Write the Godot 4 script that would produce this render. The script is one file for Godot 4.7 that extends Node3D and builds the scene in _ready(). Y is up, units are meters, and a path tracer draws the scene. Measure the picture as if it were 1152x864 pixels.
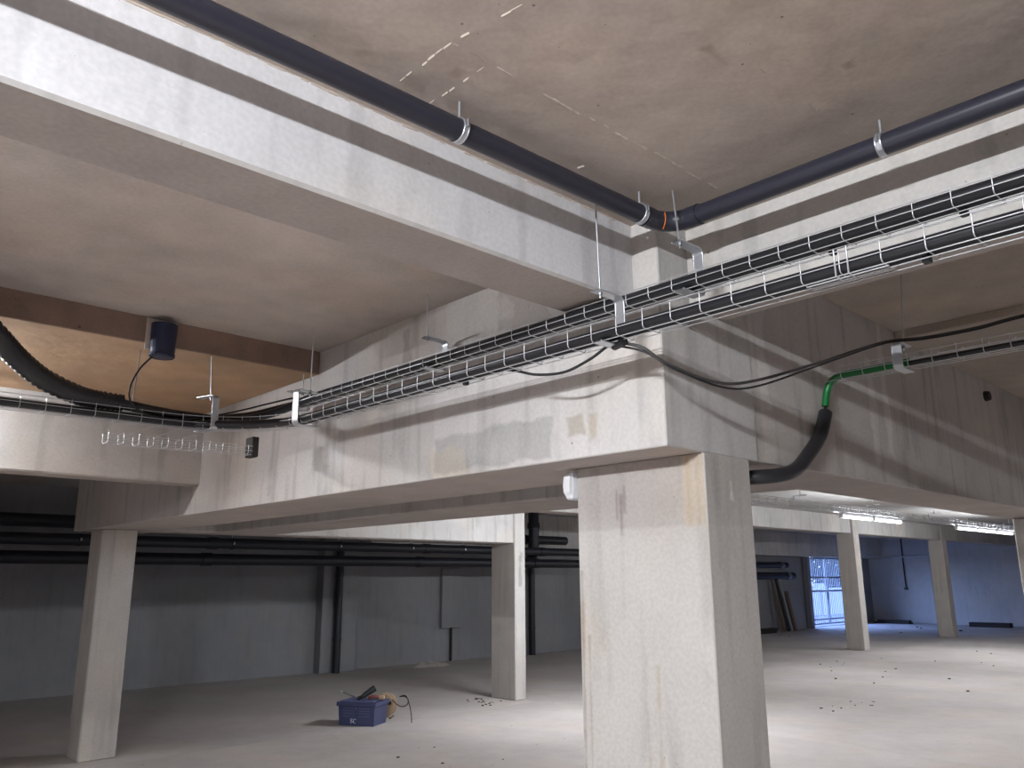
extends Node3D

# ---------------------------------------------------------------- geometry helpers
var used := {}
var M := {}

func numbered(called: String) -> String:
	var n: int = used.get(called, 0)
	used[called] = n + 1
	return called if n == 0 else "%s_%03d" % [called, n]

func mb() -> SurfaceTool:
	var st := SurfaceTool.new()
	st.begin(Mesh.PRIMITIVE_TRIANGLES)
	return st

func tri(st: SurfaceTool, a: Vector3, b: Vector3, c: Vector3, n: Vector3, ua := Vector2.ZERO, ub := Vector2.ZERO, uc := Vector2.ZERO) -> void:
	# front faces run clockwise; n is the outward normal
	if (b - a).cross(c - a).dot(n) > 0.0:
		var t := b; b = c; c = t
		var u := ub; ub = uc; uc = u
	st.set_normal(n); st.set_uv(ua); st.add_vertex(a)
	st.set_normal(n); st.set_uv(ub); st.add_vertex(b)
	st.set_normal(n); st.set_uv(uc); st.add_vertex(c)

func quad(st: SurfaceTool, a: Vector3, b: Vector3, c: Vector3, d: Vector3, n: Vector3, uv := []) -> void:
	if uv.is_empty():
		uv = [Vector2(0, 1), Vector2(1, 1), Vector2(1, 0), Vector2(0, 0)]
	tri(st, a, b, c, n, uv[0], uv[1], uv[2])
	tri(st, a, c, d, n, uv[0], uv[2], uv[3])

func face_uv(f: int, p: Vector3, a: Vector3, b: Vector3) -> Vector2:
	var s := b - a
	match f:
		0: return Vector2((p.z - a.z) / s.z, (b.y - p.y) / s.y)
		1: return Vector2((b.z - p.z) / s.z, (b.y - p.y) / s.y)
		4: return Vector2((b.x - p.x) / s.x, (b.y - p.y) / s.y)
		5: return Vector2((p.x - a.x) / s.x, (b.y - p.y) / s.y)
	return Vector2((p.x - a.x) / s.x, (p.z - a.z) / s.z)

# chamfered box; faces 0..5 = -x +x -y +y -z +z; returns [faces not in split..., one tool per split face]
func cbox_into(st: SurfaceTool, a: Vector3, b: Vector3, c: float, split := {}) -> void:
	var lo := [a.x, a.y, a.z]
	var hi := [b.x, b.y, b.z]
	for f in 6:
		var ax := f / 2
		var u := (ax + 1) % 3
		var v := (ax + 2) % 3
		var tgt: SurfaceTool = split.get(f, st)
		var n := Vector3.ZERO
		n[ax] = -1.0 if f % 2 == 0 else 1.0
		var base := Vector3.ZERO
		base[ax] = lo[ax] if f % 2 == 0 else hi[ax]
		var pts := []
		for k in [[0, 0], [1, 0], [1, 1], [0, 1]]:
			var p := base
			p[u] = (lo[u] + c) if k[0] == 0 else (hi[u] - c)
			p[v] = (lo[v] + c) if k[1] == 0 else (hi[v] - c)
			pts.append(p)
		var uv := []
		for p in pts:
			uv.append(face_uv(f, p, a, b))
		quad(tgt, pts[0], pts[1], pts[2], pts[3], n, uv)
	if c <= 0.0:
		return
	# edges
	for ax in 3:
		var u := (ax + 1) % 3
		var v := (ax + 2) % 3
		for su in 2:
			for sv in 2:
				var n := Vector3.ZERO
				n[u] = 1.0 if su else -1.0
				n[v] = 1.0 if sv else -1.0
				var p1 := Vector3.ZERO
				p1[u] = hi[u] if su else lo[u]
				p1[v] = (hi[v] - c) if sv else (lo[v] + c)
				var p2 := Vector3.ZERO
				p2[u] = (hi[u] - c) if su else (lo[u] + c)
				p2[v] = hi[v] if sv else lo[v]
				var q1 := p1
				var q2 := p2
				p1[ax] = lo[ax] + c; p2[ax] = lo[ax] + c
				q1[ax] = hi[ax] - c; q2[ax] = hi[ax] - c
				quad(st, p1, q1, q2, p2, n.normalized())
	for sx in 2:
		for sy in 2:
			for sz in 2:
				var o := Vector3(hi[0] if sx else lo[0], hi[1] if sy else lo[1], hi[2] if sz else lo[2])
				var d := Vector3(-1.0 if sx else 1.0, -1.0 if sy else 1.0, -1.0 if sz else 1.0) * c
				tri(st, o + Vector3(0, d.y, d.z), o + Vector3(d.x, 0, d.z), o + Vector3(d.x, d.y, 0), -d.normalized())

func build(st: SurfaceTool, called: String, m: Material, parent: Node = null) -> MeshInstance3D:
	var o := MeshInstance3D.new()
	o.mesh = st.commit()
	o.material_override = m
	return hang(o, called, parent)

func hang(o: MeshInstance3D, called: String, parent: Node) -> MeshInstance3D:
	if parent == null:
		o.name = numbered(called)
		add_child(o)
	else:
		o.name = called
		parent.add_child(o, true)
	return o

func share(mesh: Mesh, called: String, m: Material, parent: Node, x := Transform3D.IDENTITY) -> MeshInstance3D:
	var o := MeshInstance3D.new()
	o.mesh = mesh
	o.material_override = m
	o.transform = x
	return hang(o, called, parent)

func part_box(called: String, a: Vector3, b: Vector3, m: Material, parent: Node, c := 0.004) -> MeshInstance3D:
	var st := mb()
	cbox_into(st, a, b, c)
	return build(st, called, m, parent)

func tag(o: Node, label: String, category := "", group := "", kind := "") -> Node:
	o.set_meta("label", label)
	if category: o.set_meta("category", category)
	if group: o.set_meta("group", group)
	if kind: o.set_meta("kind", kind)
	return o

func base(called: String, at := Vector3.ZERO, turn := 0.0) -> Node3D:
	var o := Node3D.new()
	o.name = numbered(called)
	add_child(o)
	o.position = at
	o.rotation.y = turn
	return o

# a block of the building; mats = {face: material}, "side" and "bottom" default
func block(called: String, a: Vector3, b: Vector3, label: String, category: String, mats := {}, side: Material = null, bottom: Material = null, c := 0.012) -> MeshInstance3D:
	side = side if side else M.beam
	bottom = bottom if bottom else M.soffit
	var st := mb()
	var split := {}
	var ms := {}
	ms[2] = bottom
	for f in mats: ms[f] = mats[f]
	for f in ms: split[f] = mb()
	cbox_into(st, a, b, c, split)
	var mesh := st.commit()
	mesh.surface_set_material(0, side)
	for f in split:
		split[f].commit(mesh)
		mesh.surface_set_material(mesh.get_surface_count() - 1, ms[f])
	var o := MeshInstance3D.new()
	o.mesh = mesh
	hang(o, called, null)
	tag(o, label, category, "", "structure")
	return o

func smooth(pts: Array, n := 8) -> PackedVector3Array:
	var out := PackedVector3Array()
	for i in pts.size() - 1:
		var p0: Vector3 = pts[max(i - 1, 0)]
		var p1: Vector3 = pts[i]
		var p2: Vector3 = pts[i + 1]
		var p3: Vector3 = pts[min(i + 2, pts.size() - 1)]
		for k in n:
			out.append(p1.cubic_interpolate(p2, p0, p3, float(k) / n))
	out.append(pts[-1])
	return out

func tube(st: SurfaceTool, pts, r, sides := 8, caps := true) -> void:
	# r: a number or an array of one radius a point
	var n: int = pts.size()
	var up := Vector3.UP
	var t0: Vector3 = (pts[1] - pts[0]).normalized()
	if absf(t0.dot(up)) > 0.95: up = Vector3.RIGHT
	var s: Vector3 = t0.cross(up).normalized()
	var rings := []
	var nrm := []
	for i in n:
		var t: Vector3
		if i == 0: t = pts[1] - pts[0]
		elif i == n - 1: t = pts[n - 1] - pts[n - 2]
		else: t = (pts[i + 1] - pts[i]).normalized() + (pts[i] - pts[i - 1]).normalized()
		t = t.normalized()
		s = (s - t * s.dot(t)).normalized()
		var w := t.cross(s)
		var rr: float = r[i] if r is Array else r
		var ring := []
		var nn := []
		for k in sides:
			var an := TAU * k / sides
			var d: Vector3 = s * cos(an) + w * sin(an)
			ring.append(pts[i] + d * rr)
			nn.append(d)
		rings.append(ring)
		nrm.append(nn)
	for i in n - 1:
		for k in sides:
			var j := (k + 1) % sides
			var a: Vector3 = rings[i][k]; var b: Vector3 = rings[i][j]; var c: Vector3 = rings[i + 1][j]; var d: Vector3 = rings[i + 1][k]
			var na: Vector3 = nrm[i][k]; var nb: Vector3 = nrm[i][j]; var nc: Vector3 = nrm[i + 1][j]; var nd: Vector3 = nrm[i + 1][k]
			var order := [[a, na], [b, nb], [c, nc], [a, na], [c, nc], [d, nd]]
			if (b - a).cross(c - a).dot(na + nb) > 0.0:
				order = [[a, na], [c, nc], [b, nb], [a, na], [d, nd], [c, nc]]
			for q in order:
				st.set_normal(q[1]); st.set_uv(Vector2.ZERO); st.add_vertex(q[0])
	if caps:
		for e in [0, n - 1]:
			var t: Vector3 = (pts[1] - pts[0]).normalized() * -1.0 if e == 0 else (pts[n - 1] - pts[n - 2]).normalized()
			for k in range(1, sides - 1):
				tri(st, rings[e][0], rings[e][k], rings[e][k + 1], t)

func tube_part(called: String, pts, r, m: Material, parent: Node, sides := 10) -> MeshInstance3D:
	var st := mb()
	tube(st, pts, r, sides)
	return build(st, called, m, parent)

# flat strip of metal along a polyline in the local x-y plane, with width along z
func strip(st: SurfaceTool, pts: Array, width: float, th: float) -> void:
	var n := pts.size()
	var up_side := []
	var dn_side := []
	for i in n:
		var t: Vector2
		if i == 0: t = pts[1] - pts[0]
		elif i == n - 1: t = pts[n - 1] - pts[n - 2]
		else: t = (pts[i + 1] - pts[i]).normalized() + (pts[i] - pts[i - 1]).normalized()
		t = t.normalized()
		var p := Vector2(-t.y, t.x) * th * 0.5
		up_side.append(pts[i] + p)
		dn_side.append(pts[i] - p)
	var h := width * 0.5
	for i in n - 1:
		var a: Vector2 = up_side[i]; var b: Vector2 = up_side[i + 1]; var c: Vector2 = dn_side[i]; var d: Vector2 = dn_side[i + 1]
		var nn := Vector3(-(b - a).y, (b - a).x, 0).normalized()
		quad(st, Vector3(a.x, a.y, -h), Vector3(b.x, b.y, -h), Vector3(b.x, b.y, h), Vector3(a.x, a.y, h), nn)
		quad(st, Vector3(c.x, c.y, -h), Vector3(d.x, d.y, -h), Vector3(d.x, d.y, h), Vector3(c.x, c.y, h), -nn)
		quad(st, Vector3(a.x, a.y, h), Vector3(b.x, b.y, h), Vector3(d.x, d.y, h), Vector3(c.x, c.y, h), Vector3(0, 0, 1))
		quad(st, Vector3(a.x, a.y, -h), Vector3(b.x, b.y, -h), Vector3(d.x, d.y, -h), Vector3(c.x, c.y, -h), Vector3(0, 0, -1))

func lathe(st: SurfaceTool, prof: Array, sides := 16, x := Transform3D.IDENTITY) -> void:
	# prof: Vector2(radius, height), turned round y
	for i in prof.size() - 1:
		var p: Vector2 = prof[i]
		var q: Vector2 = prof[i + 1]
		var e := q - p
		var nr := Vector2(e.y, -e.x).normalized()
		for k in sides:
			var a0 := TAU * k / sides
			var a1 := TAU * (k + 1) / sides
			var am := (a0 + a1) * 0.5
			var d0 := Vector3(cos(a0), 0, sin(a0))
			var d1 := Vector3(cos(a1), 0, sin(a1))
			var nn := (x.basis * (Vector3(cos(am), 0, sin(am)) * nr.x + Vector3.UP * nr.y)).normalized()
			quad(st, x * (d0 * p.x + Vector3.UP * p.y), x * (d1 * p.x + Vector3.UP * p.y), x * (d1 * q.x + Vector3.UP * q.y), x * (d0 * q.x + Vector3.UP * q.y), nn)

# ---------------------------------------------------------------- materials
func noise(sd: int, freq: float, oct := 3, type := FastNoiseLite.TYPE_SIMPLEX_SMOOTH) -> FastNoiseLite:
	var n := FastNoiseLite.new()
	n.seed = sd
	n.frequency = freq
	n.noise_type = type
	n.fractal_octaves = oct
	return n

# concrete for one face: w x h pixels over wm x hm metres; feats: [x0, y0, x1, y1 (m from the face's top corner), colour factor, raggedness]
func concrete_image(w: int, h: int, wm: float, hm: float, col: Color, sd: int, streak := 0.25, blotch := 0.10, feats := [], pits := 0, warm := Color(0.80, 0.70, 0.56)) -> ImageTexture:
	var na := noise(sd, 0.55, 3)
	var nb := noise(sd + 1, 3.5, 3)
	var nc := noise(sd + 2, 38.0, 2)
	var ns := noise(sd + 3, 1.0, 2)
	var nw := noise(sd + 4, 0.9, 3)
	var data := PackedByteArray()
	data.resize(w * h * 3)
	var k := 0
	for j in h:
		var y := hm * j / h
		for i in w:
			var x := wm * i / w
			var b := nb.get_noise_2d(x, y)
			var v := 1.0 + blotch * na.get_noise_2d(x, y) * 0.9 + blotch * 0.35 * b + 0.035 * nc.get_noise_2d(x, y)
			if streak > 0.0:
				var s := ns.get_noise_2d(x * 7.0, y * 0.6 + 0.15 * b)
				if s > 0.15: v -= (s - 0.15) * streak * 0.6
			var wq := clampf(nw.get_noise_2d(x, y) * 1.5, 0.0, 0.7)
			var r := col.r * v * lerpf(1.0, warm.r / 0.72, wq * 0.13)
			var g := col.g * v * lerpf(1.0, warm.g / 0.72, wq * 0.13)
			var bl := col.b * v * lerpf(1.0, warm.b / 0.72, wq * 0.13)
			for f in feats:
				var rag: float = f[5]
				var dx := minf(x - f[0], f[2] - x) + b * rag
				var dy := minf(y - f[1], f[3] - y) + nb.get_noise_2d(x + 9.0, y) * rag
				var dd := minf(dx, dy)
				if dd > -0.01:
					var q := clampf((dd + 0.01) / 0.02, 0.0, 1.0)
					var fc: Color = f[4]
					r *= lerpf(1.0, fc.r, q); g *= lerpf(1.0, fc.g, q); bl *= lerpf(1.0, fc.b, q)
			data[k] = int(clampf(r, 0.0, 1.0) * 255.0)
			data[k + 1] = int(clampf(g, 0.0, 1.0) * 255.0)
			data[k + 2] = int(clampf(bl, 0.0, 1.0) * 255.0)
			k += 3
	var rng := RandomNumberGenerator.new()
	rng.seed = sd
	for p in pits:
		var px := rng.randi_range(1, w - 3)
		var py := rng.randi_range(1, h - 3)
		var sz := 1 if rng.randf() < 0.8 else 2
		for yy in sz:
			for xx in sz:
				var o := ((py + yy) * w + px + xx) * 3
				for c in 3:
					data[o + c] = int(data[o + c] * 0.6)
	return ImageTexture.create_from_image(Image.create_from_data(w, h, false, Image.FORMAT_RGB8, data))

func image_mat(t: Texture2D, rough := 0.9) -> StandardMaterial3D:
	var m := StandardMaterial3D.new()
	m.albedo_texture = t
	m.roughness = rough
	m.metallic_specular = 0.3
	m.normal_enabled = true
	m.normal_texture = M.grain
	m.normal_scale = 0.07
	return m

func tri_mat(t: Texture2D, scale: float, rough := 0.9) -> StandardMaterial3D:
	var m := image_mat(t, rough)
	m.uv1_triplanar = true
	m.uv1_world_triplanar = true
	m.uv1_scale = Vector3.ONE * scale
	return m

func plain(c: Color, rough := 0.6, metal := 0.0, spec := 0.5) -> StandardMaterial3D:
	var m := StandardMaterial3D.new()
	m.albedo_color = c
	m.roughness = rough
	m.metallic = metal
	m.metallic_specular = spec
	return m

func glow(c: Color, e: float) -> StandardMaterial3D:
	var m := plain(Color(0.9, 0.9, 0.9), 0.5)
	m.emission_enabled = true
	m.emission = c
	m.emission_energy_multiplier = e
	return m

func make_materials() -> void:
	var gt := NoiseTexture2D.new()
	gt.width = 512; gt.height = 512
	gt.seamless = true
	gt.as_normal_map = true
	gt.bump_strength = 4.0
	gt.noise = noise(5, 0.05, 4)
	M.grain = gt
	M.beam = tri_mat(concrete_image(768, 768, 4.0, 4.0, Color(0.735, 0.722, 0.712), 11, 0.28, 0.09, [], 40), 0.25)
	M.soffit = tri_mat(concrete_image(768, 768, 4.0, 4.0, Color(0.695, 0.662, 0.64), 21, 0.0, 0.10, [], 30), 0.25)
	M.slab = tri_mat(concrete_image(1024, 1024, 5.0, 5.0, Color(0.715, 0.675, 0.645), 31, 0.0, 0.14, [], 50), 0.2)
	M.brown_slab = tri_mat(concrete_image(512, 512, 4.0, 4.0, Color(0.66, 0.615, 0.575), 33, 0.0, 0.13, [], 30), 0.25)
	M.orange_slab = tri_mat(concrete_image(768, 768, 4.0, 4.0, Color(0.69, 0.575, 0.465), 41, 0.0, 0.16, [], 60), 0.25)
	M.grey_slab = tri_mat(concrete_image(512, 512, 4.0, 4.0, Color(0.68, 0.67, 0.66), 34, 0.0, 0.08, [], 60), 0.25)
	M.riser = tri_mat(concrete_image(512, 512, 3.0, 3.0, Color(0.56, 0.47, 0.42), 45, 0.1, 0.16, [], 60), 0.33)
	M.floor = tri_mat(concrete_image(1024, 1024, 9.0, 9.0, Color(0.71, 0.682, 0.668), 51, 0.0, 0.07, [], 200), 1.0 / 9.0, 0.75)
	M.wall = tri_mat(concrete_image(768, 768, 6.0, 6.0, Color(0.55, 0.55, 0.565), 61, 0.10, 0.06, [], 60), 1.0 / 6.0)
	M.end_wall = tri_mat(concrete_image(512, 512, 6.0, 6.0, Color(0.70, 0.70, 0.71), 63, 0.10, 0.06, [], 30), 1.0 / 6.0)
	M.column = tri_mat(concrete_image(768, 768, 3.0, 3.0, Color(0.72, 0.70, 0.682), 71, 0.18, 0.07, [], 40), 1.0 / 3.0)
	M.ridge = plain(Color(0.72, 0.67, 0.62), 0.9)
	M.galv = plain(Color(0.82, 0.83, 0.85), 0.34, 0.85)
	M.galv_dull = plain(Color(0.55, 0.56, 0.58), 0.45, 0.8)
	M.wire = plain(Color(0.76, 0.76, 0.77), 0.36, 0.5)
	M.pipe = plain(Color(0.17, 0.17, 0.21), 0.33)
	M.cable = plain(Color(0.12, 0.12, 0.135), 0.30)
	M.cable_grey = plain(Color(0.25, 0.24, 0.235), 0.45)
	M.rubber = plain(Color(0.10, 0.10, 0.11), 0.5)
	M.corrugated = plain(Color(0.16, 0.16, 0.175), 0.32)
	M.green_tape = plain(Color(0.05, 0.42, 0.20), 0.4)
	M.blue_box = plain(Color(0.11, 0.135, 0.24), 0.35)
	M.crate = plain(Color(0.24, 0.26, 0.40), 0.5)
	M.crate_light = plain(Color(0.34, 0.36, 0.50), 0.5)
	M.white = plain(Color(0.92, 0.92, 0.93), 0.4)
	M.housing = plain(Color(0.85, 0.86, 0.88), 0.5)
	M.orange = plain(Color(0.80, 0.42, 0.12), 0.5)
	M.dark_pipe = plain(Color(0.12, 0.125, 0.16), 0.45)
	M.gate = plain(Color(0.55, 0.57, 0.62), 0.5, 0.2)
	M.wood = plain(Color(0.42, 0.33, 0.25), 0.8)
	M.board = plain(Color(0.52, 0.52, 0.55), 0.8)
	M.dark = plain(Color(0.16, 0.14, 0.13), 0.8)
	M.beige = plain(Color(0.70, 0.60, 0.50), 0.7)
	M.pink = plain(Color(0.55, 0.33, 0.31), 0.6)
	M.grip = plain(Color(0.17, 0.19, 0.19), 0.6)
	M.diffuser = glow(Color(0.96, 0.98, 1.0), 5.0)
	M.leaf = plain(Color(0.12, 0.19, 0.09), 0.8)
	M.leaf.backlight_enabled = true
	M.leaf.backlight = Color(0.04, 0.07, 0.02)
	M.bark = plain(Color(0.25, 0.20, 0.16), 0.9)
	M.asphalt = plain(Color(0.30, 0.30, 0.31), 0.9)
	M.yard_wall = plain(Color(0.50, 0.50, 0.50), 0.8)
	M.render_wall = plain(Color(0.62, 0.62, 0.62), 0.8)
	M.rubbish = plain(Color(0.20, 0.17, 0.15), 0.9)
	M.rubbish_pale = plain(Color(0.72, 0.69, 0.66), 0.9)

# ---------------------------------------------------------------- lamps
func area(at: Vector3, dir: Vector3, long_axis: Vector3, len: float, wid: float, e: float, parent: Node) -> void:
	var l := AreaLight3D.new()
	l.name = "light"
	l.area_size = Vector2(len, wid)
	l.light_energy = e
	l.light_color = Color(0.955, 0.975, 1.0)
	l.area_range = 60.0
	l.area_attenuation = 2.0
	l.shadow_enabled = true
	parent.add_child(l, true)
	var zc := -dir.normalized()
	var xc := long_axis.normalized()
	l.transform = Transform3D(Basis(xc, zc.cross(xc), zc), at)

# LED batten: long axis along local x; glows below and on both long sides
func batten(at: Vector3, turn: float, len: float, e_down: float, e_side: float, label: String, rods := 0.0) -> void:
	var t := base("batten_light", at, turn)
	tag(t, label, "lamp", "ceiling batten lights")
	part_box("housing", Vector3(-len / 2 - 0.02, 0.0, -0.04), Vector3(len / 2 + 0.02, 0.04, 0.04), M.housing, t, 0.006)
	part_box("diffuser", Vector3(-len / 2, -0.05, -0.034), Vector3(len / 2, 0.0, 0.034), M.diffuser, t, 0.01)
	for s in [-1, 1]:
		part_box("end_cap", Vector3(s * len / 2 + (0.0 if s > 0 else -0.02), -0.052, -0.037), Vector3(s * len / 2 + (0.02 if s > 0 else 0.0), 0.0, 0.037), M.housing, t, 0.004)
		if rods > 0.0:
			tube_part("hanger_rod", [Vector3(s * len * 0.4, 0.04, 0), Vector3(s * len * 0.4, 0.04 + rods, 0)], 0.004, M.galv, t, 6)
	area(Vector3(0, -0.056, 0), Vector3.DOWN, Vector3.RIGHT, len, 0.06, e_down, t)
	for s in [-1, 1]:
		area(Vector3(0, -0.025, s * 0.04), Vector3(0, 0, s), Vector3.RIGHT, len, 0.05, e_side, t)

# ---------------------------------------------------------------- wire trays
func tray_path(pts: Array, step: float) -> Array:
	# evenly spaced frames along a polyline: [position, tangent]
	var out := []
	var left := 0.0
	for i in pts.size() - 1:
		var a: Vector3 = pts[i]
		var b: Vector3 = pts[i + 1]
		var L := a.distance_to(b)
		var t := (b - a) / L
		var d := left
		while d < L:
			out.append([a + t * d, t])
			d += step
		left = d - L
	return out

func offset_path(pts: Array, side: float, up: float) -> Array:
	var out := []
	for i in pts.size():
		var t: Vector3
		if i == 0: t = pts[1] - pts[0]
		elif i == pts.size() - 1: t = pts[i] - pts[i - 1]
		else: t = (pts[i + 1] - pts[i]).normalized() + (pts[i] - pts[i - 1]).normalized()
		t.y = 0
		t = t.normalized()
		out.append(pts[i] + t.cross(Vector3.UP) * side + Vector3.UP * up)
	return out

func wire_tray(called: String, label: String, group: String, pts: Array, w: float, h: float, step: float, r := 0.0020) -> Node3D:
	var t := base(called)
	tag(t, label, "cable tray", group)
	var hw := w / 2
	var st := mb()
	var q := 0.012
	var u := [Vector3(-hw, h + 0.008, 0), Vector3(-hw, q, 0), Vector3(-hw + q * 0.3, q * 0.3, 0), Vector3(-hw + q, 0, 0), Vector3(hw - q, 0, 0), Vector3(hw - q * 0.3, q * 0.3, 0), Vector3(hw, q, 0), Vector3(hw, h + 0.008, 0)]
	tube(st, u, r, 6)
	var mesh := st.commit()
	for f in tray_path(pts, step):
		var tn: Vector3 = f[1]
		tn.y = 0
		tn = tn.normalized()
		share(mesh, "cross_wire", M.wire, t, Transform3D(Basis(tn.cross(Vector3.UP), Vector3.UP, -tn), f[0]))
	for o in [[-hw - 2 * r, h], [-hw - 2 * r, h * 0.42], [-hw + q, -2 * r], [0.0, -2 * r], [hw - q, -2 * r], [hw + 2 * r, h * 0.42], [hw + 2 * r, h]]:
		tube_part("long_wire", offset_path(pts, o[0], o[1]), r, M.wire, t, 6)
	return t

# C-shaped hanger in the local x-y plane (y = 0 is its bottom arm), opening towards -x when leg = 1
func hanger(called_label: String, at: Vector3, turn: float, h: float, w: float, leg: float, rod_x: float, rod_top: Vector3, group := "tray hangers") -> Node3D:
	var t := base("tray_hanger", at, turn)
	tag(t, called_label, "bracket", group)
	var st := mb()
	var p := []
	p.append(Vector2(-leg * w * 0.5, h))
	var rr := 0.022
	for k in 6:
		var an := (PI / 2) * k / 5.0
		p.append(Vector2(leg * (w * 0.5 - rr + rr * sin(an)), h - rr + rr * cos(an)))
	for k in 6:
		var an := (PI / 2) * k / 5.0
		p.append(Vector2(leg * (w * 0.5 - rr + rr * cos(an)), rr - rr * sin(an)))
	p.append(Vector2(-leg * w * 0.5, 0.0))
	strip(st, p, 0.044, 0.004)
	# folded ribs along both edges
	var st2 := mb()
	for s in [-1, 1]:
		var q := []
		for v in p: q.append(Vector3(v.x, v.y, s * 0.022))
		tube(st2, q, 0.0035, 5)
	build(st, "bracket", M.galv, t)
	build(st2, "bracket_rim", M.galv, t)
	tube_part("rod", [Vector3(rod_x, h - 0.025, 0), t.transform.affine_inverse() * rod_top], 0.004, M.galv, t, 7)
	for dy in [-0.007, 0.007]:
		var sn := mb()
		lathe(sn, [Vector2(0, -0.005), Vector2(0.009, -0.005), Vector2(0.009, 0.005), Vector2(0, 0.005)], 6)
		share(sn.commit(), "nut", M.galv_dull, t, Transform3D(Basis.IDENTITY, Vector3(rod_x, h + dy, 0)))
	return t

func clamp_ring(label: String, at: Vector3, axis: Vector3, r: float, top_y: float) -> void:
	var t := base("pipe_clamp", at)
	tag(t, label, "clamp", "drain pipe clamps")
	var side := axis.cross(Vector3.UP).normalized()
	var st := mb()
	for s in [-0.009, 0.009]:
		var pts := []
		for k in 25:
			var an := TAU * k / 24.0
			pts.append(axis * s + (side * cos(an) + Vector3.UP * sin(an)) * (r + 0.003))
		tube(st, pts, 0.0035, 5, false)
	var pr := []
	for k in 24:
		var a0 := TAU * k / 24.0
		var a1 := TAU * (k + 1) / 24.0
		var d0 := side * cos(a0) + Vector3.UP * sin(a0)
		var d1 := side * cos(a1) + Vector3.UP * sin(a1)
		quad(st, d0 * (r + 0.005) - axis * 0.01, d1 * (r + 0.005) - axis * 0.01, d1 * (r + 0.005) + axis * 0.01, d0 * (r + 0.005) + axis * 0.01, (d0 + d1).normalized())
	build(st, "band", M.galv, t)
	tube_part("stud", [Vector3(0, r, 0), Vector3(0, top_y - at.y, 0)], 0.005, M.galv, t, 7)
	for s in [-1, 1]:
		tube_part("bolt", [side * s * (r + 0.008) + Vector3(0, -0.006, 0), side * s * (r + 0.008) + Vector3(0, 0.022, 0)], 0.0045, M.galv_dull, t, 6)

# ---------------------------------------------------------------- scene
func _ready() -> void:
	# camera
	var cam := Camera3D.new()
	cam.name = "Camera"
	add_child(cam)
	cam.position = Vector3(0, 1.75, 0)
	cam.fov = rad_to_deg(2.0 * atan(432.0 / 920.213))
	cam.near = 0.02
	cam.far = 300.0
	cam.basis = Basis(Vector3.UP, deg_to_rad(-43.43)) * Basis(Vector3.RIGHT, deg_to_rad(13.391)) * Basis(Vector3.BACK, deg_to_rad(-0.302))
	cam.current = true
	# sky and exposure
	var we := WorldEnvironment.new()
	we.name = "WorldEnvironment"
	var env := Environment.new()
	env.background_mode = Environment.BG_SKY
	var sky := Sky.new()
	var sm := ProceduralSkyMaterial.new()
	sm.sky_top_color = Color(0.55, 0.69, 1.0)
	sm.sky_horizon_color = Color(0.74, 0.83, 1.0)
	sm.ground_bottom_color = Color(0.3, 0.3, 0.32)
	sm.ground_horizon_color = Color(0.55, 0.6, 0.7)
	sm.sky_energy_multiplier = 3.4
	sky.sky_material = sm
	env.sky = sky
	env.tonemap_mode = Environment.TONE_MAPPER_LINEAR
	env.tonemap_exposure = 1.0
	env.sdfgi_enabled = true
	env.ssao_enabled = true
	env.ssil_enabled = true
	we.environment = env
	add_child(we)

	make_materials()
	# lamps: [place, turn, length, downward, sideways, label, rods]
	batten(Vector3(-2.2, 3.22, -0.1), PI / 2, 1.2, 23.0, 29.0, "lit batten light under the slab behind the wide beam, out past the pipes", 0.06)
	batten(Vector3(0.1, 2.99, -6.22), 0.0, 1.0, 5.0, 8.0, "lit batten light beside the low cross beam at the tray bend", 0.10)
	batten(Vector3(8.5, 2.80, -6.5), 0.0, 1.2, 10.0, 8.0, "lit batten light hidden behind the wide concrete column")
	batten(Vector3(14.6, 2.80, -6.5), 0.0, 1.2, 2.4, 2.2, "first glowing batten light under the distant wire tray")
	batten(Vector3(15.9, 2.80, -6.5), 0.0, 1.2, 2.4, 2.2, "second glowing batten light under the distant wire tray")
	batten(Vector3(20.1, 2.80, -6.5), 0.0, 1.2, 2.4, 2.2, "third glowing batten light under the distant wire tray")
	batten(Vector3(21.4, 2.80, -6.5), 0.0, 1.2, 2.4, 2.2, "fourth glowing batten light under the distant wire tray")
	batten(Vector3(22.7, 2.80, -6.5), 0.0, 1.2, 2.4, 2.2, "fifth glowing batten light under the distant wire tray")
	batten(Vector3(13.2, 3.12, 0.5), 0.0, 1.2, 17.0, 15.0, "lit batten light in the bay beyond the next column", 0.12)
	batten(Vector3(21.0, 3.12, 0.5), 0.0, 1.2, 20.0, 18.0, "lit batten light two bays beyond the next column", 0.12)

	structure()
	drain()
	trays()
	cables()
	back_bay()
	gate_corner()
	floor_things()
	outdoors()

const S := 2.284
const XB := 2.776
const ZB := -2.0

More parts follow.
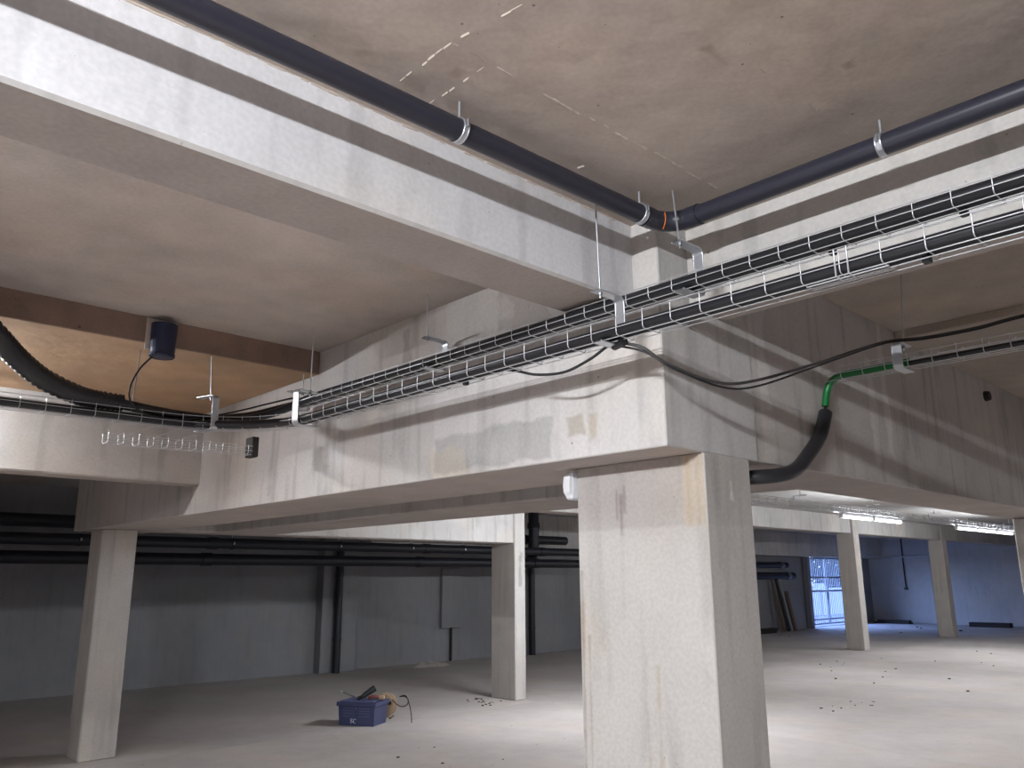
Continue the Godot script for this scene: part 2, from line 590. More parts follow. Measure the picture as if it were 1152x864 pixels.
func structure() -> void:
	# floor and outer shell
	block("floor", Vector3(-8, -0.25, -14.74), Vector3(33.79, 0.0, 7), "dusty pale concrete floor with scattered debris", "floor", {3: M.floor}, M.floor, M.floor, 0.0)
	# slabs
	var slab_t := concrete_image(1400, 1024, 5.0, 3.66, Color(0.735, 0.69, 0.655), 131, 0.0, 0.14, [
		[3.42, 0.34, 3.47, 0.38, Color(0.93, 0.91, 0.89), 0.05], [3.9, 0.95, 4.05, 0.98, Color(0.90, 0.87, 0.85), 0.03], [3.30, 0.95, 3.36, 0.99, Color(0.86, 0.82, 0.79), 0.03], [2.9, 1.45, 3.0, 1.5, Color(0.88, 0.84, 0.81), 0.04], [4.3, 1.2, 4.34, 1.24, Color(0.84, 0.8, 0.77), 0.03]], 160)
	block("ceiling", Vector3(-1.997, 3.31, -2.14), Vector3(3.003, 3.8, 1.52), "beige concrete slab above the pipes with cracked board joints", "ceiling", {2: image_mat(slab_t)}, M.slab, M.slab, 0.0)
	block("ceiling", Vector3(-8, 3.31, -2.14), Vector3(-1.997, 3.8, 7), "concrete slab above the bay behind the viewer", "ceiling", {}, M.slab, M.slab, 0.0)
	block("ceiling", Vector3(-1.997, 3.31, 1.52), Vector3(3.003, 3.8, 7), "concrete slab above the bay behind the viewer, nearest part", "ceiling", {}, M.slab, M.slab, 0.0)
	block("ceiling", Vector3(-8, 3.275, -4.85), Vector3(XB, 3.8, -2.447), "beige concrete slab behind the upper beam", "ceiling", {}, M.slab, M.slab, 0.0)
	block("ceiling", Vector3(-8, 3.115, -6.70), Vector3(XB, 3.8, -4.85), "orange-stained lower slab with a brown stepped edge", "ceiling", {5: M.riser}, M.riser, M.orange_slab, 0.006)
	block("ceiling", Vector3(-8, 3.25, -14.74), Vector3(3.5, 3.8, -6.95), "dark slab beyond the low cross beam", "ceiling", {}, M.slab, M.slab, 0.0)
	block("ceiling", Vector3(3.30, 3.30, -2.0), Vector3(5.32, 3.8, 7), "brown slab above the grey cable, with a stepped edge", "ceiling", {}, M.brown_slab, M.brown_slab, 0.006)
	block("ceiling", Vector3(5.32, 3.247, -2.0), Vector3(33.79, 3.8, 7), "brown slab one step lower above the short wire tray", "ceiling", {}, M.brown_slab, M.brown_slab, 0.006)
	block("ceiling", Vector3(3.5, 3.25, -14.74), Vector3(33.79, 3.8, -2.5), "pale slab over the back bay and distant tray", "ceiling", {}, M.grey_slab, M.grey_slab, 0.0)
	# walls
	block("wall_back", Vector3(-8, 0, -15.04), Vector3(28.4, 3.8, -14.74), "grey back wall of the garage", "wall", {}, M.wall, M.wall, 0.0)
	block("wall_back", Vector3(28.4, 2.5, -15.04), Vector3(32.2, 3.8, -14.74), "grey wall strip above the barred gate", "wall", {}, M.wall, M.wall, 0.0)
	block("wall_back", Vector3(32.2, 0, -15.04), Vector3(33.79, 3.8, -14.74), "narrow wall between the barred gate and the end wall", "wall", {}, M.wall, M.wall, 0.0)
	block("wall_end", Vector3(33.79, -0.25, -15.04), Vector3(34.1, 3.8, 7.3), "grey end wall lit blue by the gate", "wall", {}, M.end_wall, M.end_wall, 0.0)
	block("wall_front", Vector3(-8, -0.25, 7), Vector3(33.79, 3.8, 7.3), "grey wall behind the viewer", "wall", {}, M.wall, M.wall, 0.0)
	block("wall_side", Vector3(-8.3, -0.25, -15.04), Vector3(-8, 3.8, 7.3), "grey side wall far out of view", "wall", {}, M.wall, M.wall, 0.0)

	# deep beam on the wide column (face towards -x)
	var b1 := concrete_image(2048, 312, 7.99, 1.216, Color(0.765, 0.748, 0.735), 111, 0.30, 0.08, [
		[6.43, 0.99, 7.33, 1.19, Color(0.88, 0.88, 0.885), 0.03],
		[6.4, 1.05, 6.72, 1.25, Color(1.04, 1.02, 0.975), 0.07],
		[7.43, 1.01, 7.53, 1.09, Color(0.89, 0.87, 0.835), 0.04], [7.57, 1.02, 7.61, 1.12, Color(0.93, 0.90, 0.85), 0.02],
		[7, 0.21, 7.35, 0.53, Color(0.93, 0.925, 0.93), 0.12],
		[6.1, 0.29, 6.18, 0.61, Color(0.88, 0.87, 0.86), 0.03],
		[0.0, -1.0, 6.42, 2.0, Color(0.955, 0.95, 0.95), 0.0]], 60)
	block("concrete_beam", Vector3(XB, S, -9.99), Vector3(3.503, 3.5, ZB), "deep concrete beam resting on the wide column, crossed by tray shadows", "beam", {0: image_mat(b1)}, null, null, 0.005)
	# upper beam
	var b2 := concrete_image(2048, 284, 4.026, 0.558, Color(0.785, 0.775, 0.778), 121, 0.22, 0.06, [], 70)
	block("concrete_beam", Vector3(-8, 2.942, -2.447), Vector3(-1.2, 3.5, -2.14), "shallow beam continuing out of view past the picture edge", "beam")
	block("concrete_beam", Vector3(-1.2, 2.942, -2.447), Vector3(XB + 0.05, 3.5, -2.14), "shallow concrete beam alongside the dark drain pipe", "beam", {5: image_mat(b2)})
	# the same line past the column: deep beam, face towards +z
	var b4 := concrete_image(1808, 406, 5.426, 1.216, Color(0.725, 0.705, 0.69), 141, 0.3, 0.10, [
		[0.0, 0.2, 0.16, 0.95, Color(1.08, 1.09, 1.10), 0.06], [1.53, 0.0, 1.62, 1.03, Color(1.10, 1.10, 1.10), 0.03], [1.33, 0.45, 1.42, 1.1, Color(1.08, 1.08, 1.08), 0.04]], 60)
	block("concrete_beam", Vector3(3.49, S, -2.5), Vector3(8.916, 3.5, ZB), "deep shaded brown beam behind the green taped cable", "beam", {5: image_mat(b4)}, null, null, 0.004)
	block("concrete_beam", Vector3(8.916, S, -2.5), Vector3(33.79, 3.5, ZB), "deep beam past the next column", "beam")
	# shallow beam along the second drain run
	var b3 := concrete_image(2048, 127, 9.1, 0.56, Color(0.735, 0.718, 0.70), 151, 0.30, 0.08, [[7.95, 0.1, 8.05, 0.5, Color(0.9, 0.89, 0.89), 0.04]], 40)
	block("concrete_beam", Vector3(3.003, 2.94, ZB - 0.1), Vector3(3.30, 3.5, 7), "shallow concrete beam above the stacked wire trays", "beam", {0: image_mat(b3)})
	# low cross beam at the tray bend
	block("concrete_beam", Vector3(-8, 2.522, -6.95), Vector3(XB + 0.05, 3.5, -6.70), "low cross beam behind the corrugated conduit", "beam")
	# row of the back columns
	block("concrete_beam", Vector3(3.503, S, -9.75), Vector3(8.83, 3.5, -9.29), "pale low beam between the two nearer back columns", "beam")
	block("concrete_beam", Vector3(8.83, 2.82, -9.75), Vector3(33.79, 3.5, -9.33), "long shallow beam across the distant columns", "beam")
	block("concrete_beam", Vector3(4.10, S, -9.29), Vector3(4.83, 3.5, -2.5), "shaded secondary beam just beyond the deep beam", "beam")
	block("concrete_beam", Vector3(8.8, S, -2.1), Vector3(9.4, 3.5, 7), "deep beam over the next column, out past the short tray", "beam")
	block("concrete_beam", Vector3(9.5, 2.46, -14.74), Vector3(33.79, 3.5, -14.2), "dark edge beam above the gate", "beam")

	# columns
	var c1 := concrete_image(384, 1160, 0.745, 2.284, Color(0.735, 0.715, 0.697), 161, 0.22, 0.06, [
		[-1.0, -1.0, 2.0, 0.31, Color(0.945, 0.935, 0.935), 0.0],
		[0.628, -0.1, 0.76, 0.31, Color(1.05, 1.03, 0.985), 0.006],
		[0.645, -0.1, 0.665, 0.31, Color(0.97, 0.95, 0.91), 0.006], [0.70, -0.1, 0.712, 0.31, Color(0.97, 0.95, 0.92), 0.006],
		[0.245, 0.13, 0.253, 0.26, Color(0.80, 0.78, 0.77), 0.01], [0.268, 0.15, 0.279, 0.33, Color(0.82, 0.80, 0.79), 0.012], [0.292, 0.11, 0.298, 0.23, Color(0.83, 0.81, 0.80), 0.01],
		[0.012, 0.5, 0.022, 2.2, Color(0.84, 0.80, 0.76), 0.015], [0.052, 0.8, 0.060, 1.5, Color(0.88, 0.85, 0.81), 0.012],
		[0.44, 0.9, 0.455, 2.0, Color(0.95, 0.93, 0.89), 0.02], [0.38, 1.1, 0.39, 1.9, Color(0.95, 0.93, 0.90), 0.015]], 50)
	var c1b := concrete_image(192, 1160, 0.37, 2.284, Color(0.735, 0.715, 0.697), 162, 0.22, 0.06, [
		[-1.0, -1.0, 2.0, 0.31, Color(0.96, 0.96, 0.96), 0.0], [0.19, 0.12, 0.215, 0.20, Color(1.2, 1.2, 1.2), 0.02]], 60)
	var c2 := concrete_image(64, 942, 0.223, 3.3, Color(0.735, 0.72, 0.705), 163, 0.15, 0.06, [[0.085, 1.20, 0.135, 1.66, Color(0.86, 0.855, 0.85), 0.03], [0.11, 1.15, 0.17, 1.30, Color(0.88, 0.87, 0.865), 0.03]], 20)
	block("concrete_column", Vector3(3.042, 0, -2.746), Vector3(3.413, S, ZB), "wide concrete column in front with a cast joint and tan top strip", "column", {0: image_mat(c1), 5: image_mat(c1b)}, M.column, null, 0.005)
	block("concrete_column", Vector3(2.86, 0, -9.66), Vector3(3.22, S, -9.29), "slim shaded concrete column under the end of the deep beam", "column", {}, M.column)
	block("concrete_column", Vector3(8.807, 0, -9.80), Vector3(9.03, 3.3, -9.26), "concrete column with one bright narrow side and a damp smear", "column", {5: image_mat(c2)}, M.column)
	block("concrete_column", Vector3(14.8, 0, -9.80), Vector3(15.03, 3.3, -9.26), "concrete column masked by the wide column", "column", {}, M.column)
	block("concrete_column", Vector3(20.55, 0, -9.72), Vector3(20.85, 3.3, -9.27), "distant concrete column beside the barred gate", "column", {}, M.column)
	block("concrete_column", Vector3(26.55, 0, -9.72), Vector3(26.9, 3.3, -9.30), "distant concrete column in front of the blue-lit end wall", "column", {}, M.column)
	block("concrete_column", Vector3(8.82, 0, -2.44), Vector3(9.35, S, ZB), "concrete column cut by the picture edge", "column", {}, M.column)
	# cast fins where the slab boards met
	var ceil_marks := base("ceiling_joint")
	tag(ceil_marks, "raised cracked fins between the casting boards of the pipe slab", "joint", "", "structure")
	var rng := RandomNumberGenerator.new()
	rng.seed = 9
	for L in [[Vector3(1.341, 3.31, -1.675), Vector3(1.353, 3.31, -2.02), 0.75], [Vector3(1.341, 3.31, -1.675), Vector3(2.74, 3.31, -1.665), 0.6], [Vector3(1.496, 3.31, -1.698), Vector3(1.506, 3.31, -2.02), 0.4], [Vector3(2.141, 3.31, -1.116), Vector3(2.80, 3.31, -1.114), 0.35], [Vector3(1.341, 3.31, -1.675), Vector3(1.40, 3.31, -1.30), 0.25], [Vector3(2.17, 3.31, -2.02), Vector3(2.20, 3.31, -1.9), 0.6]]:
		var a: Vector3 = L[0]
		var b: Vector3 = L[1]
		var n := int(a.distance_to(b) / 0.035)
		var st := mb()
		var dir := (b - a).normalized()
		var sd := dir.cross(Vector3.UP)
		var wob := 0.0
		for i in n:
			wob = clampf(wob + rng.randf_range(-0.004, 0.004), -0.012, 0.012)
			if rng.randf() > L[2]: continue
			var p := a.lerp(b, (i + 0.5) / n) + sd * wob
			var hl := 0.0175 * rng.randf_range(0.6, 1.1)
			var hh := rng.randf_range(0.001, 0.006)
			var ww := rng.randf_range(0.0015, 0.003)
			var q0 := p - dir * hl
			var q1 := p + dir * hl
			var tip := Vector3.DOWN * hh
			quad(st, q0 + sd * ww, q1 + sd * ww, q1 + tip, q0 + tip, (sd - Vector3.UP).normalized())
			quad(st, q0 - sd * ww, q1 - sd * ww, q1 + tip, q0 + tip, (-sd - Vector3.UP).normalized())
		build(st, "fin", M.ridge, ceil_marks)
	# ragged mortar lip where the slab meets the upper beam
	var lip := mb()
	for i in 80:
		var x := -0.2 + i * 0.036 + rng.randf_range(-0.01, 0.01)
		var hh := rng.randf_range(0.002, 0.009)
		cbox_into(lip, Vector3(x, 3.31 - hh, -2.142), Vector3(x + rng.randf_range(0.02, 0.05), 3.312, -2.14 + rng.randf_range(0.001, 0.004)), 0.0)
	build(lip, "mortar_lip", M.ridge, ceil_marks)
	# dark knot hole plate on the brown beam
	var hole := base("conduit_stub", Vector3(6.99, 3.12, -1.992))
	tag(hole, "small dark stub high on the shaded brown beam", "stub")
	var hs := mb()
	lathe(hs, [Vector2(0, 0.03), Vector2(0.035, 0.03), Vector2(0.04, 0.0), Vector2(0.04, -0.01)], 14, Transform3D(Basis(Vector3.RIGHT, PI / 2), Vector3.ZERO))
	build(hs, "ring", M.dark, hole)

func drain() -> void:
	var t := base("drain_pipe", Vector3.ZERO)
	tag(t, "dark grey drain pipe turning the corner under the slab", "pipe")
	var r := 0.0385
	var pa := Vector3(-6.0, 3.13, -1.90)
	var pb := Vector3(2.60, 3.212, -1.90)
	tube_part("pipe_run", [pa, pb], r, M.pipe, t, 28)
	var pe := []
	for k in 9:
		var an := (PI / 2) * k / 8.0
		pe.append(Vector3(2.60 + 0.115 * sin(an), 3.212, -1.90 + 0.115 * (1.0 - cos(an))))
	tube_part("elbow", pe, r + 0.004, M.pipe, t, 28)
	tube_part("pipe_run", [Vector3(2.715, 3.212, -1.785), Vector3(2.715, 3.222, 6.0)], r, M.pipe, t, 28)
	tube_part("socket", [Vector3(2.55, 3.2115, -1.90), Vector3(2.60, 3.212, -1.90)], r + 0.006, M.pipe, t, 28)
	tube_part("socket", [Vector3(2.715, 3.212, -1.785), Vector3(2.715, 3.212, -1.735)], r + 0.006, M.pipe, t, 28)
	var ring := []
	var rc := Vector3(2.655, 3.212, -1.886)
	for k in 7:
		var an := lerpf(-1.2, 0.5, k / 6.0)
		ring.append(rc + (Vector3(-0.48, 0, 0.88) * cos(an) + Vector3.UP * sin(an)) * (r + 0.006))
	tube_part("seal_ring", ring, 0.0028, M.orange, t, 6)
	var slope := (pb - pa).normalized()
	for q in [[1.563, "galvanised clamp holding the drain pipe near the cracked slab joint"], [2.53, "thin galvanised clamp on the drain pipe beside its corner elbow"], [-0.9, "galvanised clamp on the drain pipe out of the picture"]]:
		var x: float = q[0]
		clamp_ring(q[1], Vector3(x, lerpf(pa.y, pb.y, (x - pa.x) / (pb.x - pa.x)), -1.90), slope, r, 3.31)
	clamp_ring("galvanised clamp holding the drain pipe above the stacked trays", Vector3(2.715, 3.2132, -0.985), Vector3(0, 0, 1), r, 3.31)

func trays() -> void:
	# upper tray, straight along the deep beam
	wire_tray("wire_tray", "upper galvanised wire tray of the stacked pair beside the deep beam", "wire cable trays", [Vector3(2.655, 2.868, 2.4), Vector3(2.655, 2.868, -4.95)], 0.11, 0.052, 0.117)
	# lower tray, bends round along the low cross beam
	var lp := [Vector3(2.425, 2.662, 2.4), Vector3(2.425, 2.662, -4.35)]
	for k in range(1, 9):
		var an := (PI / 2) * k / 8.0
		lp.append(Vector3(2.425 - 0.65 * (1.0 - cos(an)), 2.662, -4.35 - 0.65 * sin(an)))
	lp.append(Vector3(-2.0, 2.662, -5.02))
	wire_tray("wire_tray", "lower galvanised wire tray of the stacked pair, bending along the cross beam", "wire cable trays", lp, 0.11, 0.070, 0.127)
	# short tray to the green taped cable
	wire_tray("wire_tray", "short wire tray holding the green taped cable end", "wire cable trays", [Vector3(4.20, 2.775, 2.4), Vector3(4.20, 2.775, -1.955)], 0.10, 0.060, 0.115, 0.0022)
	# loose offcut of tray hanging under the bend
	var off := wire_tray("tray_offcut", "bent offcut of wire tray hung below the tray bend", "", [Vector3(1.50, 2.525, -5.0), Vector3(2.38, 2.54, -5.0)], 0.10, 0.05, 0.085, 0.0016)
	off.remove_meta("group")
	part_box("end_plate", Vector3(2.375, 2.525, -5.05), Vector3(2.42, 2.655, -4.95), M.dark, off, 0.004)
	for x in [1.6, 1.75, 1.9]:
		tube_part("tie_wire", [Vector3(x, 2.575, -4.95), Vector3(x + 0.16, 2.655, -4.98)], 0.003, M.wire, off, 6)
	# splices on the trays
	for q in [[Vector3(2.372, 2.655, -1.02), "flat splice under the lower tray near the pale wall"]]:
		var sp := base("tray_splice", q[0])
		tag(sp, q[1], "splice")
		for k in 4:
			tube_part("splice_wire", [Vector3(0.02 + k * 0.02, -0.002, 0.13), Vector3(0.02 + k * 0.02, -0.002, -0.13)], 0.0028, M.wire, sp, 6)
		for z in [-0.02, 0.02]:
			tube_part("splice_wire", [Vector3(-0.008, 0.085, z), Vector3(-0.008, 0.0, z), Vector3(0.05, -0.006, z)], 0.003, M.wire, sp, 6)
	# hangers
	hanger("galvanised hanger of the upper tray below the pipe elbow", Vector3(2.655, 2.858, -1.765), 0.0, 0.205, 0.15, 1.0, -0.05, Vector3(2.625, 3.31, -1.80))
	hanger("galvanised hanger of the lower tray in front of the shallow beam's end", Vector3(2.425, 2.650, -2.0), 0.0, 0.21, 0.15, 1.0, -0.045, Vector3(2.36, 3.31, -1.995))
	hanger("galvanised hanger of the upper tray midway along the deep beam", Vector3(2.655, 2.858, -3.42), 0.0, 0.17, 0.15, 1.0, -0.05, Vector3(2.60, 3.275, -3.42))
	hanger("galvanised hanger of the upper tray where its cable drops away", Vector3(2.655, 2.858, -4.90), 0.0, 0.12, 0.15, 1.0, 0.03, Vector3(2.685, 3.115, -4.90))
	hanger("galvanised C hanger of the lower tray just before the bend", Vector3(2.425, 2.650, -4.38), 0.25, 0.215, 0.16, -1.0, 0.03, Vector3(2.46, 3.275, -4.39))
	hanger("galvanised hanger of the lower tray at the stepped orange slab", Vector3(2.05, 2.650, -4.93), PI / 2 + 0.25, 0.215, 0.16, -1.0, -0.03, Vector3(2.04, 3.115, -4.90))
	hanger("galvanised hanger of the short tray with the green taped cable", Vector3(4.20, 2.765, -1.55), 0.0, 0.135, 0.14, -1.0, 0.03, Vector3(4.235, 3.30, -1.52))
	hanger("galvanised hanger of the lower tray beyond the picture", Vector3(2.425, 2.650, 0.6), 0.0, 0.21, 0.15, 1.0, -0.045, Vector3(2.38, 3.31, 0.6))
	hanger("galvanised hanger of the upper tray beyond the picture", Vector3(2.655, 2.858, 0.9), 0.0, 0.205, 0.15, 1.0, -0.05, Vector3(2.605, 3.31, 0.9))

func cable(called: String, label: String, pts: Array, r: float, m: Material, group := "", n := 8, sides := 12) -> Node3D:
	var st := mb()
	tube(st, smooth(pts, n), r, sides)
	var o := build(st, called, m)
	tag(o, label, "cable", group)
	return o

func cables() -> void:
	# thick black cables lying in the trays
	var ub := 2.868 + 0.0045
	cable("power_cable", "thick black cable lying in the upper tray, towards the beam", [Vector3(2.682, ub + 0.026, 2.4), Vector3(2.680, ub + 0.026, -1.0), Vector3(2.682, ub + 0.026, -3.0), Vector3(2.676, ub + 0.026, -4.6), Vector3(2.59, ub + 0.005, -4.95), Vector3(2.36, 2.80, -5.06), Vector3(2.05, 2.748, -5.06), Vector3(1.75, 2.748, -5.03), Vector3(1.45, 2.775, -5.025)], 0.026, M.cable, "thick power cables", 10, 16)
	cable("power_cable", "thick black cable lying in the upper tray, towards the room", [Vector3(2.628, ub + 0.026, 2.4), Vector3(2.627, ub + 0.026, -1.6), Vector3(2.628, ub + 0.026, -3.6), Vector3(2.615, ub + 0.026, -4.6), Vector3(2.48, 2.815, -4.86), Vector3(2.25, 2.745, -4.95), Vector3(2.0, 2.742, -4.985), Vector3(1.75, 2.746, -4.975), Vector3(1.45, 2.775, -4.975)], 0.026, M.cable, "thick power cables", 10, 16)
	var lb := 2.662 + 0.0045
	var bend := [Vector3(2.425, 0, -4.35)]
	var l1 := [Vector3(2.452, lb + 0.024, 2.4), Vector3(2.449, lb + 0.024, -1.2), Vector3(2.452, lb + 0.024, -3.0), Vector3(2.448, lb + 0.024, -4.3), Vector3(2.37, lb + 0.024, -4.62), Vector3(2.24, lb + 0.024, -4.83), Vector3(2.03, lb + 0.024, -4.97), Vector3(1.75, lb + 0.024, -5.02), Vector3(-2, lb + 0.024, -5.03)]
	cable("power_cable", "thick black cable lying in the lower tray", l1, 0.024, M.cable, "thick power cables", 10, 16)
	var l2 := [Vector3(2.397, lb + 0.023, 2.4), Vector3(2.398, lb + 0.023, -1.5), Vector3(2.394, lb + 0.023, -3.0), Vector3(2.39, lb + 0.023, -4.3), Vector3(2.33, lb + 0.023, -4.58), Vector3(2.20, lb + 0.023, -4.77), Vector3(2.0, lb + 0.023, -4.92), Vector3(1.75, lb + 0.023, -4.975), Vector3(-2, lb + 0.023, -4.985)]
	cable("power_cable", "black cable along the room side of the lower tray", l2, 0.023, M.cable, "thick power cables", 10, 14)
	# cable ties
	var k := 0
	for q in [[2.676, ub + 0.026, 0.026, -0.75, "black cable tie on the upper tray's cable by the pale wall"], [2.676, ub + 0.026, 0.026, -1.18, "black cable tie on the upper tray's cable before the hanger"], [2.443, lb + 0.024, 0.024, -0.80, "black cable tie on the lower tray's cable"], [2.443, lb + 0.024, 0.024, -2.9, "black cable tie on the lower tray's cable under the shallow beam"]]:
		var tb := base("cable_tie", Vector3(q[0], q[1], q[3]))
		tag(tb, q[4], "cable tie", "cable ties")
		tube_part("band", [Vector3(0, 0, -0.006), Vector3(0, 0, 0.006)], q[2] + 0.003, M.rubber, tb, 14)
		part_box("knot", Vector3(-0.012, -q[2] - 0.02, -0.012), Vector3(0.012, -q[2], 0.012), M.rubber, tb, 0.003)
	# sagging cables
	cable("flex_cable", "black flex sagging out of the lower tray in front of the deep beam", [Vector3(2.43, 2.69, -2.78), Vector3(2.47, 2.672, -2.62), Vector3(2.475, 2.622, -2.46), Vector3(2.47, 2.600, -2.29), Vector3(2.46, 2.622, -2.14), Vector3(2.45, 2.652, -2.04), Vector3(2.44, 2.672, -1.96)], 0.006, M.rubber, "", 8)
	cable("flex_cable", "long grey twin flex sagging from the lower tray to the short tray", [Vector3(2.44, 2.665, -2.0), Vector3(2.47, 2.625, -1.88), Vector3(2.56, 2.56, -1.82), Vector3(2.80, 2.515, -1.76), Vector3(3.06, 2.56, -1.73), Vector3(3.58, 2.724, -1.70), Vector3(4.15, 2.918, -1.62), Vector3(4.24, 2.925, -1.45), Vector3(4.23, 2.918, -1.2), Vector3(4.2, 2.925, -0.95), Vector3(4.22, 2.95, -0.2), Vector3(4.2, 2.93, 1.5)], 0.0065, M.cable_grey, "", 8)
	cable("flex_cable", "thin black flex sagging just under the grey twin flex", [Vector3(2.445, 2.66, -2.02), Vector3(2.49, 2.61, -1.88), Vector3(2.58, 2.545, -1.81), Vector3(2.82, 2.497, -1.75), Vector3(3.06, 2.535, -1.72), Vector3(3.58, 2.712, -1.69), Vector3(4.13, 2.905, -1.60), Vector3(4.225, 2.912, -1.45), Vector3(4.215, 2.905, -1.2), Vector3(4.185, 2.913, -0.95), Vector3(4.205, 2.937, -0.2), Vector3(4.185, 2.918, 1.5)], 0.0045, M.rubber, "", 8)
	var plug := base("cable_plug", Vector3(2.445, 2.648, -1.955))
	tag(plug, "black plug under the lower tray where the flex leaves", "plug")
	tube_part("body", [Vector3(-0.02, 0, 0.03), Vector3(0.02, 0.005, -0.05)], 0.017, M.rubber, plug, 14)
	tube_part("collar", [Vector3(0.02, 0.005, -0.05), Vector3(0.028, 0.006, -0.065)], 0.010, M.rubber, plug, 12)
	# green taped cable and its black conduit
	var g := base("taped_cable", Vector3.ZERO)
	tag(g, "cable end wrapped in green tape in the short tray", "cable")
	tube_part("green_wrap", smooth([Vector3(4.20, 2.805, -1.52), Vector3(4.21, 2.803, -1.72), Vector3(4.20, 2.800, -1.86), Vector3(4.19, 2.775, -1.925), Vector3(4.185, 2.72, -1.955), Vector3(4.17, 2.64, -1.965)], 8), 0.019, M.green_tape, g, 12)
	tube_part("cable_core", smooth([Vector3(4.17, 2.64, -1.965), Vector3(4.155, 2.60, -1.96), Vector3(4.14, 2.55, -1.955)], 5), 0.008, M.rubber, g, 10)
	cable("black_cable", "black cable continuing along the short tray", [Vector3(4.20, 2.797, -1.52), Vector3(4.20, 2.797, 2.4)], 0.013, M.cable, "", 4)
	cable("black_conduit", "thick black conduit curving from the green taped cable to the column", [Vector3(4.155, 2.60, -1.96), Vector3(4.06, 2.47, -1.955), Vector3(3.90, 2.345, -1.955), Vector3(3.76, 2.262, -1.955), Vector3(3.64, 2.228, -1.99), Vector3(3.54, 2.218, -2.08), Vector3(3.475, 2.218, -2.35)], 0.036, M.corrugated, "", 8, 18)
	# corrugated conduit at the bend
	var pts := smooth([Vector3(1.57, 2.768, -5.0), Vector3(1.43, 2.770, -5.0), Vector3(1.31, 2.780, -4.98), Vector3(1.12, 2.83, -4.92), Vector3(0.97, 2.905, -4.84), Vector3(0.86, 2.975, -4.76), Vector3(0.70, 3.085, -4.66), Vector3(0.62, 3.18, -4.62), Vector3(0.59, 3.27, -4.60)], 22)
	var rr := []
	for i in pts.size():
		rr.append((0.060 if (i / 2) % 2 == 0 else 0.053) * lerpf(0.86, 1.0, minf(i / 60.0, 1.0)))
	var cs := mb()
	tube(cs, pts, rr, 18)
	tag(build(cs, "corrugated_conduit", M.corrugated), "thick black corrugated conduit dropping from the slab into the lower tray", "conduit")
	# blue junction cup on the step, with its flex
	var b := base("junction_box", Vector3(1.70, 3.03, -4.80))
	tag(b, "blue plastic junction box fixed to the brown slab step", "junction box")
	var bs := mb()
	lathe(bs, [Vector2(0, 0), Vector2(0.055, 0), Vector2(0.066, 0.01), Vector2(0.070, 0.05), Vector2(0.074, 0.20), Vector2(0.0, 0.20)], 20)
	build(bs, "cup", M.blue_box, b)
	part_box("back_plate", Vector3(-0.09, 0.045, -0.05), Vector3(0.09, 0.24, -0.035), M.soffit, b, 0.004)
	var bl := mb()
	lathe(bl, [Vector2(0.067, 0.0), Vector2(0.073, 0.004), Vector2(0.073, 0.018), Vector2(0.069, 0.022)], 20)
	build(bl, "rim", M.blue_box, b)
	cable("flex_cable", "thin black flex looping from the blue junction box to the tray", [Vector3(1.66, 3.04, -4.82), Vector3(1.60, 2.95, -4.86), Vector3(1.565, 2.83, -4.88), Vector3(1.60, 2.745, -4.9), Vector3(1.72, 2.70, -4.93), Vector3(1.95, 2.715, -4.95), Vector3(2.19, 2.78, -4.92), Vector3(2.44, 2.87, -4.85), Vector3(2.60, 2.93, -4.86)], 0.0055, M.rubber)
	cable("steel_rod", "thin pale drop wire beside the looping black flex", [Vector3(1.655, 3.115, -5.03), Vector3(1.64, 2.9, -5.02), Vector3(1.625, 2.72, -5.0)], 0.003, M.galv_dull, "", 2, 6).set_meta("category", "rod")

